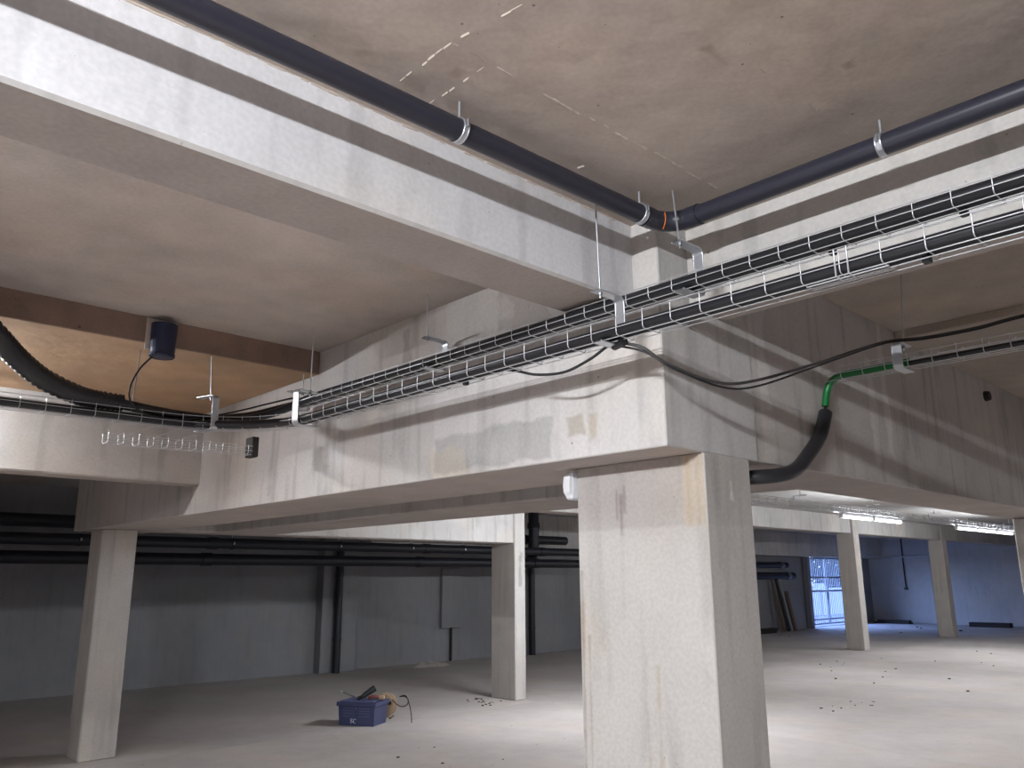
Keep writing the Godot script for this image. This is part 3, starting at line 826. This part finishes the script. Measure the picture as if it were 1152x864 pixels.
func back_bay() -> void:
	# distant tray with lamps under it
	wire_tray("wire_tray", "long distant wire tray above the glowing batten lights", "wire cable trays", [Vector3(5.2, 2.86, -6.5), Vector3(32.5, 2.86, -6.5)], 0.16, 0.09, 0.24, 0.005)
	var k := 0
	for x in [10.2, 12.6, 15.35, 18.3, 20.6, 23.2]:
		var names := ["first", "second", "third", "fourth", "fifth", "sixth"]
		hanger("%s galvanised hanger along the distant wire tray, counted from the wide column" % names[k], Vector3(x, 2.845, -6.5), PI / 2, 0.2, 0.24, 1.0, 0.0, Vector3(x, 3.25, -6.5), "distant tray hangers")
		k += 1
	# small white bulkhead behind the wide column
	var w := base("bulkhead_light", Vector3(3.06, 2.13, -2.746))
	tag(w, "small white bulkhead fitting peeking out behind the wide column", "lamp")
	part_box("back_box", Vector3(-0.055, 0.0, -0.045), Vector3(0.16, 0.14, 0.0), M.housing, w, 0.008)
	var ws := mb()
	var pr := [Vector2(-0.045, 0.01), Vector2(-0.068, 0.035), Vector2(-0.072, 0.07), Vector2(-0.066, 0.115), Vector2(-0.045, 0.135)]
	for i in pr.size() - 1:
		var p: Vector2 = pr[i]; var q: Vector2 = pr[i + 1]
		var nn := Vector3(-(q - p).y, (q - p).x, 0).normalized()
		quad(ws, Vector3(p.x, p.y, -0.045), Vector3(q.x, q.y, -0.045), Vector3(q.x, q.y, -0.002), Vector3(p.x, p.y, -0.002), nn)
		tri(ws, Vector3(p.x, p.y, -0.002), Vector3(q.x, q.y, -0.002), Vector3(-0.04, 0.07, -0.002), Vector3(0, 0, 1))
		tri(ws, Vector3(p.x, p.y, -0.045), Vector3(q.x, q.y, -0.045), Vector3(-0.04, 0.07, -0.045), Vector3(0, 0, -1))
	build(ws, "cover", M.white, w)
	# dark pipes along the back wall
	for q in [[2.33, -13.0, 0.085, "upper dark drain pipe running along the back wall"], [2.08, -13.2, 0.095, "lower dark drain pipe running along the back wall"], [2.62, -13.6, 0.10, "highest dark drain pipe along the back wall"]]:
		var t := base("dark_pipe")
		tag(t, q[3], "pipe", "back wall pipes")
		tube_part("pipe_run", [Vector3(-7.9, q[0], q[1]), Vector3(14.6, q[0], q[1])], q[2], M.dark_pipe, t, 18)
		if q[0] < 2.1:
			tube_part("branch_riser", smooth([Vector3(13.0, 2.08, -13.2), Vector3(13.2, 2.2, -13.33), Vector3(13.3, 2.6, -13.36), Vector3(13.3, 3.24, -13.36)], 6), 0.12, M.dark_pipe, t, 16)
			tube_part("branch_collar", [Vector3(13.3, 2.85, -13.36), Vector3(13.3, 2.98, -13.36)], 0.14, M.dark_pipe, t, 16)
		for x in [1.0, 5.6, 9.9, 13.1]:
			tube_part("socket", [Vector3(x, q[0], q[1]), Vector3(x + 0.16, q[0], q[1])], q[2] + 0.012, M.dark_pipe, t, 18)
	var kk := 0
	for x in [3.7, 6.0, 8.0, 9.6, 10.9, 12.0]:
		var t := base("pipe_clamp", Vector3(x, 2.33, -13.0))
		tag(t, "%s clamp from the slim column along the dark back pipes" % ["first", "second", "third", "fourth", "fifth", "sixth"][kk], "clamp", "back pipe clamps")
		tube_part("band", [Vector3(-0.02, 0, 0), Vector3(0.02, 0, 0)], 0.093, M.dark_pipe, t, 16)
		tube_part("rod", [Vector3(0, 0.09, 0), Vector3(0, 0.92, 0)], 0.006, M.galv, t, 6)
		tube_part("bolt", [Vector3(0, -0.02, 0.095), Vector3(0, 0.02, 0.095)], 0.014, M.galv, t, 6)
		kk += 1
	# pilasters and wall fittings
	block("concrete_column", Vector3(8.62, 0, -14.74), Vector3(9.42, 3.25, -14.5), "flat pilaster on the back wall with a dark downpipe", "column", {}, M.wall, M.wall)
	block("concrete_column", Vector3(14.0, 0, -14.74), Vector3(15.5, 3.25, -14.5), "flat pilaster on the back wall beside the wide column", "column", {}, M.wall, M.wall)
	for q in [[8.92, "dark downpipe on the back wall pilaster"], [14.25, "dark downpipe on the back wall beside the wide column"]]:
		var t := base("down_pipe", Vector3(q[0], 0, -14.40))
		tag(t, q[1], "pipe", "downpipes")
		tube_part("pipe_run", [Vector3(0, 0, 0), Vector3(0, 2.455, 0)], 0.075, M.dark_pipe, t, 16)
		for y in [0.6, 1.8]:
			tube_part("bracket", [Vector3(0, y, 0), Vector3(0, y + 0.04, 0)], 0.085, M.dark_pipe, t, 14)
	var p := base("wall_panel", Vector3(11.98, 0.0, -14.74))
	tag(p, "flat grey wall panel with a thin pipe below it", "panel")
	part_box("cover", Vector3(-0.27, 0.70, 0.0), Vector3(0.27, 1.98, 0.09), M.wall, p, 0.008)
	tube_part("feed_pipe", [Vector3(0.03, 0, 0.04), Vector3(0.03, 0.70, 0.04)], 0.03, M.dark, p, 12)
	var hp := mb()
	var rng := RandomNumberGenerator.new()
	rng.seed = 4
	for i in 9:
		lathe(hp, [Vector2(0, 0.05 + rng.randf() * 0.04), Vector2(0.10, 0.04), Vector2(0.22, 0.0)], 7, Transform3D(Basis(Vector3.UP, rng.randf() * TAU), Vector3(rng.randf_range(-0.35, 0.35), 0, rng.randf_range(-0.15, 0.15))))
	var heap := build(hp, "plaster_heap", M.rubbish_pale)
	heap.position = Vector3(11.0, 0, -14.25)
	tag(heap, "small pale heap of plaster against the back wall", "heap")

func gate_corner() -> void:
	# barred double gate
	var t := base("barred_gate", Vector3(28.4, 0.0, -14.88))
	tag(t, "double steel gate of upright bars with daylight behind", "gate")
	for leaf in 2:
		var x0 := 0.06 + leaf * 1.85
		var x1 := x0 + 1.80
		var lf := part_box("leaf_frame", Vector3(x0, 0.06, -0.02), Vector3(x0 + 0.05, 2.46, 0.02), M.gate, t)
		part_box("stile", Vector3(x1 - 0.05, 0.06, -0.02), Vector3(x1, 2.46, 0.02), M.gate, lf)
		for y in [0.06, 0.22, 1.22, 1.72, 2.41]:
			part_box("rail", Vector3(x0 + 0.05, y, -0.02), Vector3(x1 - 0.05, y + 0.05, 0.02), M.gate, lf)
		var bm := mb()
		tube(bm, [Vector3(0, 0.1, 0), Vector3(0, 2.42, 0)], 0.016, 6)
		var mesh := bm.commit()
		for i in 14:
			share(mesh, "bar", M.gate, lf, Transform3D(Basis.IDENTITY, Vector3(x0 + 0.05 + (i + 0.7) * 0.118, 0, 0)))
	part_box("lock_box", Vector3(1.80, 0.95, -0.03), Vector3(1.95, 1.2, 0.03), M.gate, t)
	for x in [28.2, 32.15]:
		var po := part_box("gate_post", Vector3(x, 0, -14.70), Vector3(x + 0.2, 2.44, -14.5), M.board, null, 0.01)
		tag(po, "grey post on the boards' side of the gate" if x < 30 else "grey post on the end wall side of the gate", "post", "gate posts")
	# pipes, boards and panels leaning left of the gate
	for q in [[2.16, 24.2, 26.9, 0.10, "upper grey duct fixed to the wall beside the boards"], [1.80, 24.2, 27.3, 0.12, "lower grey duct fixed to the wall beside the boards"]]:
		var d := base("wall_duct")
		tag(d, q[4], "duct", "wall ducts")
		tube_part("duct_run", [Vector3(q[1], q[0], -14.6), Vector3(q[2], q[0], -14.6)], q[3], M.dark_pipe, d, 14)
		tube_part("collar", [Vector3(q[2] - 0.5, q[0], -14.6), Vector3(q[2] - 0.3, q[0], -14.6)], q[3] + 0.02, M.galv_dull, d, 14)
	var lean := [[25.75, 0.10, 1.70, M.wood, "dark timber board leaning on the wall, first from the ducts"], [26.05, 0.12, 1.85, M.dark, "dark timber board leaning on the wall, second from the ducts"], [26.3, 0.07, 1.85, M.render_wall, "thin pale batten leaning between the timber boards"], [26.55, 0.14, 1.30, M.wood, "short brown board leaning beside the pale batten"]]
	for q in lean:
		var o := part_box("leaning_board", Vector3(-q[1] / 2, 0, -0.02), Vector3(q[1] / 2, q[2], 0.02), q[3], null, 0.004)
		o.position = Vector3(q[0], 0.006, -14.25)
		o.rotation = Vector3(-0.18, 0, 0.02)
		tag(o, q[4], "board", "leaning boards")
	var pn := part_box("sheet_board", Vector3(-0.38, 0, -0.03), Vector3(0.38, 1.28, 0.03), M.board, null, 0.004)
	pn.position = Vector3(27.1, 0.008, -14.35)
	pn.rotation = Vector3(-0.16, 0, 0)
	tag(pn, "grey sheet panel leaning beside the gate post", "panel")
	var cond := base("wall_conduit", Vector3(33.74, 0, -13.35))
	tag(cond, "thin dark conduit dropping down the blue-lit end wall", "conduit")
	tube_part("conduit_run", [Vector3(0, 3.25, 0), Vector3(0, 1.33, 0)], 0.025, M.dark_pipe, cond, 8)
	part_box("outlet_box", Vector3(-0.04, 1.25, -0.06), Vector3(0.04, 1.35, 0.06), M.dark_pipe, cond)
	var rl := base("wall_rail", Vector3(0, 2.5, -14.15))
	tag(rl, "pale horizontal rail on the wall beyond the distant column", "rail")
	tube_part("rail_tube", [Vector3(32.3, 0, 0), Vector3(33.7, 0, 0)], 0.03, M.galv, rl, 8)
	tube_part("rail_tube", [Vector3(33.72, 0, 0), Vector3(33.72, 0.02, 2.0)], 0.025, M.galv, rl, 8)
	var pl := base("timber_pile", Vector3(33.2, 0, -13.75))
	tag(pl, "low pile of dark timber at the foot of the end wall", "timber")
	for i in 5:
		part_box("timber", Vector3(-0.18 + (i % 3) * 0.13, (i / 3) * 0.07, -0.7 + i * 0.05), Vector3(-0.06 + (i % 3) * 0.13, (i / 3) * 0.07 + 0.065, 0.65), M.dark, pl)
	var pl2 := base("timber_pile", Vector3(33.0, 0, -10.3))
	tag(pl2, "low dark pile by the end wall near the cut-off column", "timber")
	for i in 4:
		part_box("timber", Vector3(-0.3 + (i % 2) * 0.2, (i / 2) * 0.08, -0.6), Vector3(-0.12 + (i % 2) * 0.2, (i / 2) * 0.08 + 0.075, 0.7), M.dark, pl2)
	var pl3 := base("timber_pile", Vector3(24.7, 0, -14.3))
	tag(pl3, "low dark offcuts on the floor under the wall ducts", "timber")
	for i in 3:
		part_box("timber", Vector3(-0.6 + i * 0.1, i * 0.05, -0.15), Vector3(0.5 + i * 0.05, i * 0.05 + 0.05, 0.1), M.dark, pl3)

func floor_things() -> void:
	# blue tool crate
	var th := deg_to_rad(-60.1)
	var t := base("tool_crate", Vector3(6.13, 0, -9.22), th)
	tag(t, "blue plastic tool crate standing on the floor between the columns", "crate")
	var st := mb()
	var bw := 0.235; var bd := 0.17; var tw := 0.25; var td := 0.185; var h := 0.27
	var lo := [Vector3(-bw, 0, bd), Vector3(bw, 0, bd), Vector3(bw, 0, -bd), Vector3(-bw, 0, -bd)]
	var up := [Vector3(-tw, h, td), Vector3(tw, h, td), Vector3(tw, h, -td), Vector3(-tw, h, -td)]
	var ns := [Vector3(0, -0.05, 1), Vector3(1, -0.05, 0), Vector3(0, -0.05, -1), Vector3(-1, -0.05, 0)]
	for i in 4:
		quad(st, lo[i], lo[(i + 1) % 4], up[(i + 1) % 4], up[i], ns[i].normalized())
	quad(st, lo[0], lo[1], lo[2], lo[3], Vector3.DOWN)
	quad(st, up[0] - Vector3(0, 0.02, 0), up[1] - Vector3(0, 0.02, 0), up[2] - Vector3(0, 0.02, 0), up[3] - Vector3(0, 0.02, 0), Vector3.UP)
	build(st, "body", M.crate, t)
	var rim := mb()
	cbox_into(rim, Vector3(-tw - 0.018, h - 0.045, td - 0.012), Vector3(tw + 0.018, h + 0.005, td + 0.018), 0.006)
	cbox_into(rim, Vector3(-tw - 0.018, h - 0.045, -td - 0.018), Vector3(tw + 0.018, h + 0.005, -td + 0.012), 0.006)
	cbox_into(rim, Vector3(-tw - 0.018, h - 0.045, -td), Vector3(-tw + 0.012, h + 0.005, td), 0.006)
	cbox_into(rim, Vector3(tw - 0.012, h - 0.045, -td), Vector3(tw + 0.018, h + 0.005, td), 0.006)
	build(rim, "rim", M.crate, t)
	for s in [-1, 1]:
		var lid := part_box("lid_flap", Vector3(-0.115 + s * 0.12, h - 0.005, -td + 0.01), Vector3(0.115 + s * 0.12, h + 0.012, td - 0.01), M.crate_light, t, 0.005)
		lid.rotation.z = s * 0.03
		for i in 4:
			var fz := lerpf(bd, td, (0.10 + i * 0.03) / h) + 0.001
			part_box("front_rib", Vector3(s * 0.105 - 0.075, 0.105 + i * 0.032, fz - 0.004), Vector3(s * 0.105 + 0.075, 0.115 + i * 0.032, fz + 0.004), M.crate_light, t, 0.001)
	part_box("latch", Vector3(-0.012, 0.19, td - 0.012), Vector3(0.012, 0.215, td + 0.004), M.crate_light, t, 0.002)
	var tm := TextMesh.new()
	tm.text = "SC"
	tm.font_size = 64
	tm.pixel_size = 0.0011
	tm.depth = 0.002
	var sf := SystemFont.new()
	sf.font_names = PackedStringArray(["Droid Serif"])
	sf.font_italic = true
	tm.font = sf
	var tx := share(tm, "lettering", M.white, t, Transform3D(Basis(Vector3.RIGHT, -0.055), Vector3(-0.045, 0.055, 0.176)))
	# tools lying on the lid
	var drill := base("power_tool", Vector3(6.16, 0.345, -9.17), th + 0.5)
	tag(drill, "dark grey power tool lying on the blue crate", "tool")
	tube_part("grip", smooth([Vector3(-0.06, -0.02, 0), Vector3(0.0, 0.02, 0), Vector3(0.09, 0.075, 0)], 5), [0.03, 0.031, 0.032, 0.032, 0.033, 0.034, 0.036, 0.038, 0.04, 0.04, 0.036], M.grip, drill, 12)
	tube_part("nose", [Vector3(-0.06, -0.02, 0), Vector3(-0.13, -0.045, 0)], 0.022, M.dark, drill, 12)
	var pk := base("hand_tool", Vector3(6.20, 0.305, -9.10), th)
	tag(pk, "reddish hand tool lying on the blue crate lid", "tool")
	tube_part("handle", smooth([Vector3(-0.07, 0.0, 0), Vector3(0.0, 0.018, 0.01), Vector3(0.08, 0.01, 0.0)], 5), 0.022, M.pink, pk, 10)
	tube_part("head", [Vector3(0.08, 0.01, 0), Vector3(0.14, 0.012, -0.01)], 0.028, M.beige, pk, 10)
	var bar := base("steel_bar", Vector3(6.02, 0.31, -9.28), th)
	tag(bar, "thin steel bar sticking out over the crate's edge", "bar")
	tube_part("shaft", [Vector3(-0.14, 0.065, 0.02), Vector3(0.06, 0.0, 0.0)], 0.011, M.galv_dull, bar, 8)
	tube_part("tip", [Vector3(-0.14, 0.065, 0.02), Vector3(-0.165, 0.073, 0.022)], 0.016, M.galv, bar, 8)
	# reel behind the crate with its looping lead
	var rl := base("cable_reel", Vector3(6.58, 0.0, -9.40), th + 0.2)
	tag(rl, "beige cable reel standing against the crate's side", "cable reel")
	var rs := mb()
	var xr := Transform3D(Basis(Vector3.RIGHT, PI / 2), Vector3(0, 0.155, 0))
	lathe(rs, [Vector2(0.03, 0.07), Vector2(0.145, 0.07), Vector2(0.15, 0.064), Vector2(0.145, 0.056), Vector2(0.075, 0.054), Vector2(0.075, -0.054), Vector2(0.145, -0.056), Vector2(0.15, -0.064), Vector2(0.145, -0.07), Vector2(0.03, -0.07)], 22, xr)
	build(rs, "drum", M.beige, rl)
	for k in 3:
		var an := TAU * k / 3.0 + 0.4
		var hs := mb()
		lathe(hs, [Vector2(0, 0.073), Vector2(0.022, 0.073), Vector2(0.024, 0.069)], 10, Transform3D(Basis(Vector3.RIGHT, PI / 2), Vector3(cos(an) * 0.09, 0.155 + sin(an) * 0.09, 0)))
		build(hs, "socket", M.dark, rl)
	tube_part("stand", [Vector3(-0.1, 0.012, 0.09), Vector3(-0.1, 0.012, -0.09)], 0.012, M.wood, rl, 8)
	tube_part("stand", [Vector3(0.1, 0.012, 0.09), Vector3(0.1, 0.012, -0.09)], 0.012, M.wood, rl, 8)
	var bx := Vector3(cos(th), 0, -sin(th))
	var o := Vector3(6.42, 0, -8.98)
	var lead := []
	for q in [[-0.02, 0.28], [0.02, 0.24], [0.10, 0.20], [0.18, 0.22], [0.20, 0.28], [0.15, 0.32], [0.08, 0.315], [0.16, 0.33], [0.20, 0.27], [0.235, 0.16], [0.25, 0.07], [0.25, 0.015]]:
		lead.append(o + bx * q[0] + Vector3(0, q[1], 0))
	var ld := cable("extension_lead", "stiff black lead looping up beside the crate to the floor", lead, 0.006, M.rubber, "", 6, 8)
	# debris
	var rng := RandomNumberGenerator.new()
	rng.seed = 77
	var meshes := []
	for v in 5:
		var st2 := mb()
		var pts := []
		for k in 7:
			var an := TAU * k / 7.0
			pts.append(Vector2(cos(an), sin(an)) * rng.randf_range(0.5, 1.0))
		for k in 7:
			var a: Vector2 = pts[k]; var b: Vector2 = pts[(k + 1) % 7]
			var lo_a := Vector3(a.x, 0, a.y); var lo_b := Vector3(b.x, 0, b.y)
			var hi_a := Vector3(a.x * 0.6, 0.5, a.y * 0.6); var hi_b := Vector3(b.x * 0.6, 0.5, b.y * 0.6)
			var nn := Vector3(a.x + b.x, 0.8, a.y + b.y).normalized()
			quad(st2, lo_a, lo_b, hi_b, hi_a, nn)
			tri(st2, hi_a, hi_b, Vector3(0, 0.65, 0), Vector3.UP)
		meshes.append(st2.commit())
	var spots := []
	for i in 24: spots.append([Vector3(8.65 - rng.randf() * 0.5, 0, -9.9 + rng.randf() * 0.7), rng.randf_range(0.015, 0.035), "small dark crumb of rubble at the foot of the bright-sided column"])
	for i in 16: spots.append([Vector3(11.72 + rng.randf_range(-0.7, 0.7), 0, -5.53 + rng.randf_range(-0.25, 0.25)), rng.randf_range(0.012, 0.03), "small dark crumb of rubble in the patch on the bright floor"])
	for i in 26: spots.append([Vector3(rng.randf_range(14, 24), 0, rng.randf_range(-8.6, -4.6)), rng.randf_range(0.02, 0.042), "stray crumb of rubble on the bright floor beyond the wide column"])
	for i in 22: spots.append([Vector3(rng.randf_range(5.2, 9.0), 0, rng.randf_range(-8.6, -5.4)), rng.randf_range(0.012, 0.025), "stray crumb of rubble on the floor around the crate"])
	for i in 10: spots.append([Vector3(rng.randf_range(22, 32), 0, rng.randf_range(-13.5, -9.9)), rng.randf_range(0.04, 0.09), "stray crumb of rubble on the shaded floor by the gate"])
	for q in spots:
		var sc: float = q[1]
		var d := share(meshes[rng.randi() % 5], "rubble_piece", M.rubbish if rng.randf() < 0.8 else M.rubbish_pale, null, Transform3D(Basis(Vector3.UP, rng.randf() * TAU).scaled(Vector3(sc, sc * 0.8, sc * 0.8)), q[0]))
		tag(d, q[2], "rubble", "rubble " + q[2].substr(q[2].find("of rubble") + 10))

func outdoors() -> void:
	var g := part_box("outdoor_ground", Vector3(15, -0.3, -60), Vector3(90, -0.02, -15.04), M.asphalt, null, 0.0)
	tag(g, "pale paved yard outside the gate", "ground", "", "structure")
	var w := base("garden_wall", Vector3(36, 0, -19.5))
	tag(w, "low white wall seen through the lower gate bars", "wall", "", "structure")
	part_box("wall_body", Vector3(-6, -0.02, 0), Vector3(20, 1.15, 0.25), M.yard_wall, w, 0.01)
	part_box("coping", Vector3(-6.05, 1.15, -0.04), Vector3(20.05, 1.22, 0.29), M.board, w, 0.01)
	for x in [-2.0, 2.5, 7.0, 11.5]:
		part_box("pier", Vector3(x, -0.02, -0.06), Vector3(x + 0.4, 1.45, 0.31), M.board, w, 0.01)
	var rng := RandomNumberGenerator.new()
	rng.seed = 5
	var k := 0
	for x in [38.5, 42.5, 46.5, 50.5, 54.5]:
		var t := base("tree", Vector3(x, -0.02, -22.5 - (k % 2) * 1.5))
		tag(t, ["leafy tree behind the white wall, nearest the boards", "leafy tree behind the white wall, second", "leafy tree behind the white wall, third", "leafy tree behind the white wall, fourth", "leafy tree behind the white wall, nearest the end wall"][k], "tree", "trees outside the gate")
		tube_part("trunk", [Vector3(0, 0, 0), Vector3(0.1, 1.6, 0), Vector3(0.0, 3.2, 0.1)], [0.16, 0.12, 0.08], M.bark, t, 8)
		var st := mb()
		for i in 5000:
			var d := Vector3(rng.randf_range(-1, 1), rng.randf_range(-1, 1), rng.randf_range(-1, 1))
			if d.length() > 1.0: continue
			var p := Vector3(0, 3.3, 0) + Vector3(d.x * 1.9, d.y * 2.6, d.z * 1.6)
			var a := Vector3(rng.randf_range(-1, 1), rng.randf_range(-1, 1), rng.randf_range(-1, 1)).normalized()
			var b := a.cross(Vector3(rng.randf_range(-1, 1), 1, rng.randf_range(-1, 1))).normalized()
			var s := rng.randf_range(0.12, 0.22)
			quad(st, p - a * s, p - b * s * 0.5, p + a * s, p + b * s * 0.5, a.cross(b).normalized())
		build(st, "foliage", M.leaf, t)
		k += 1
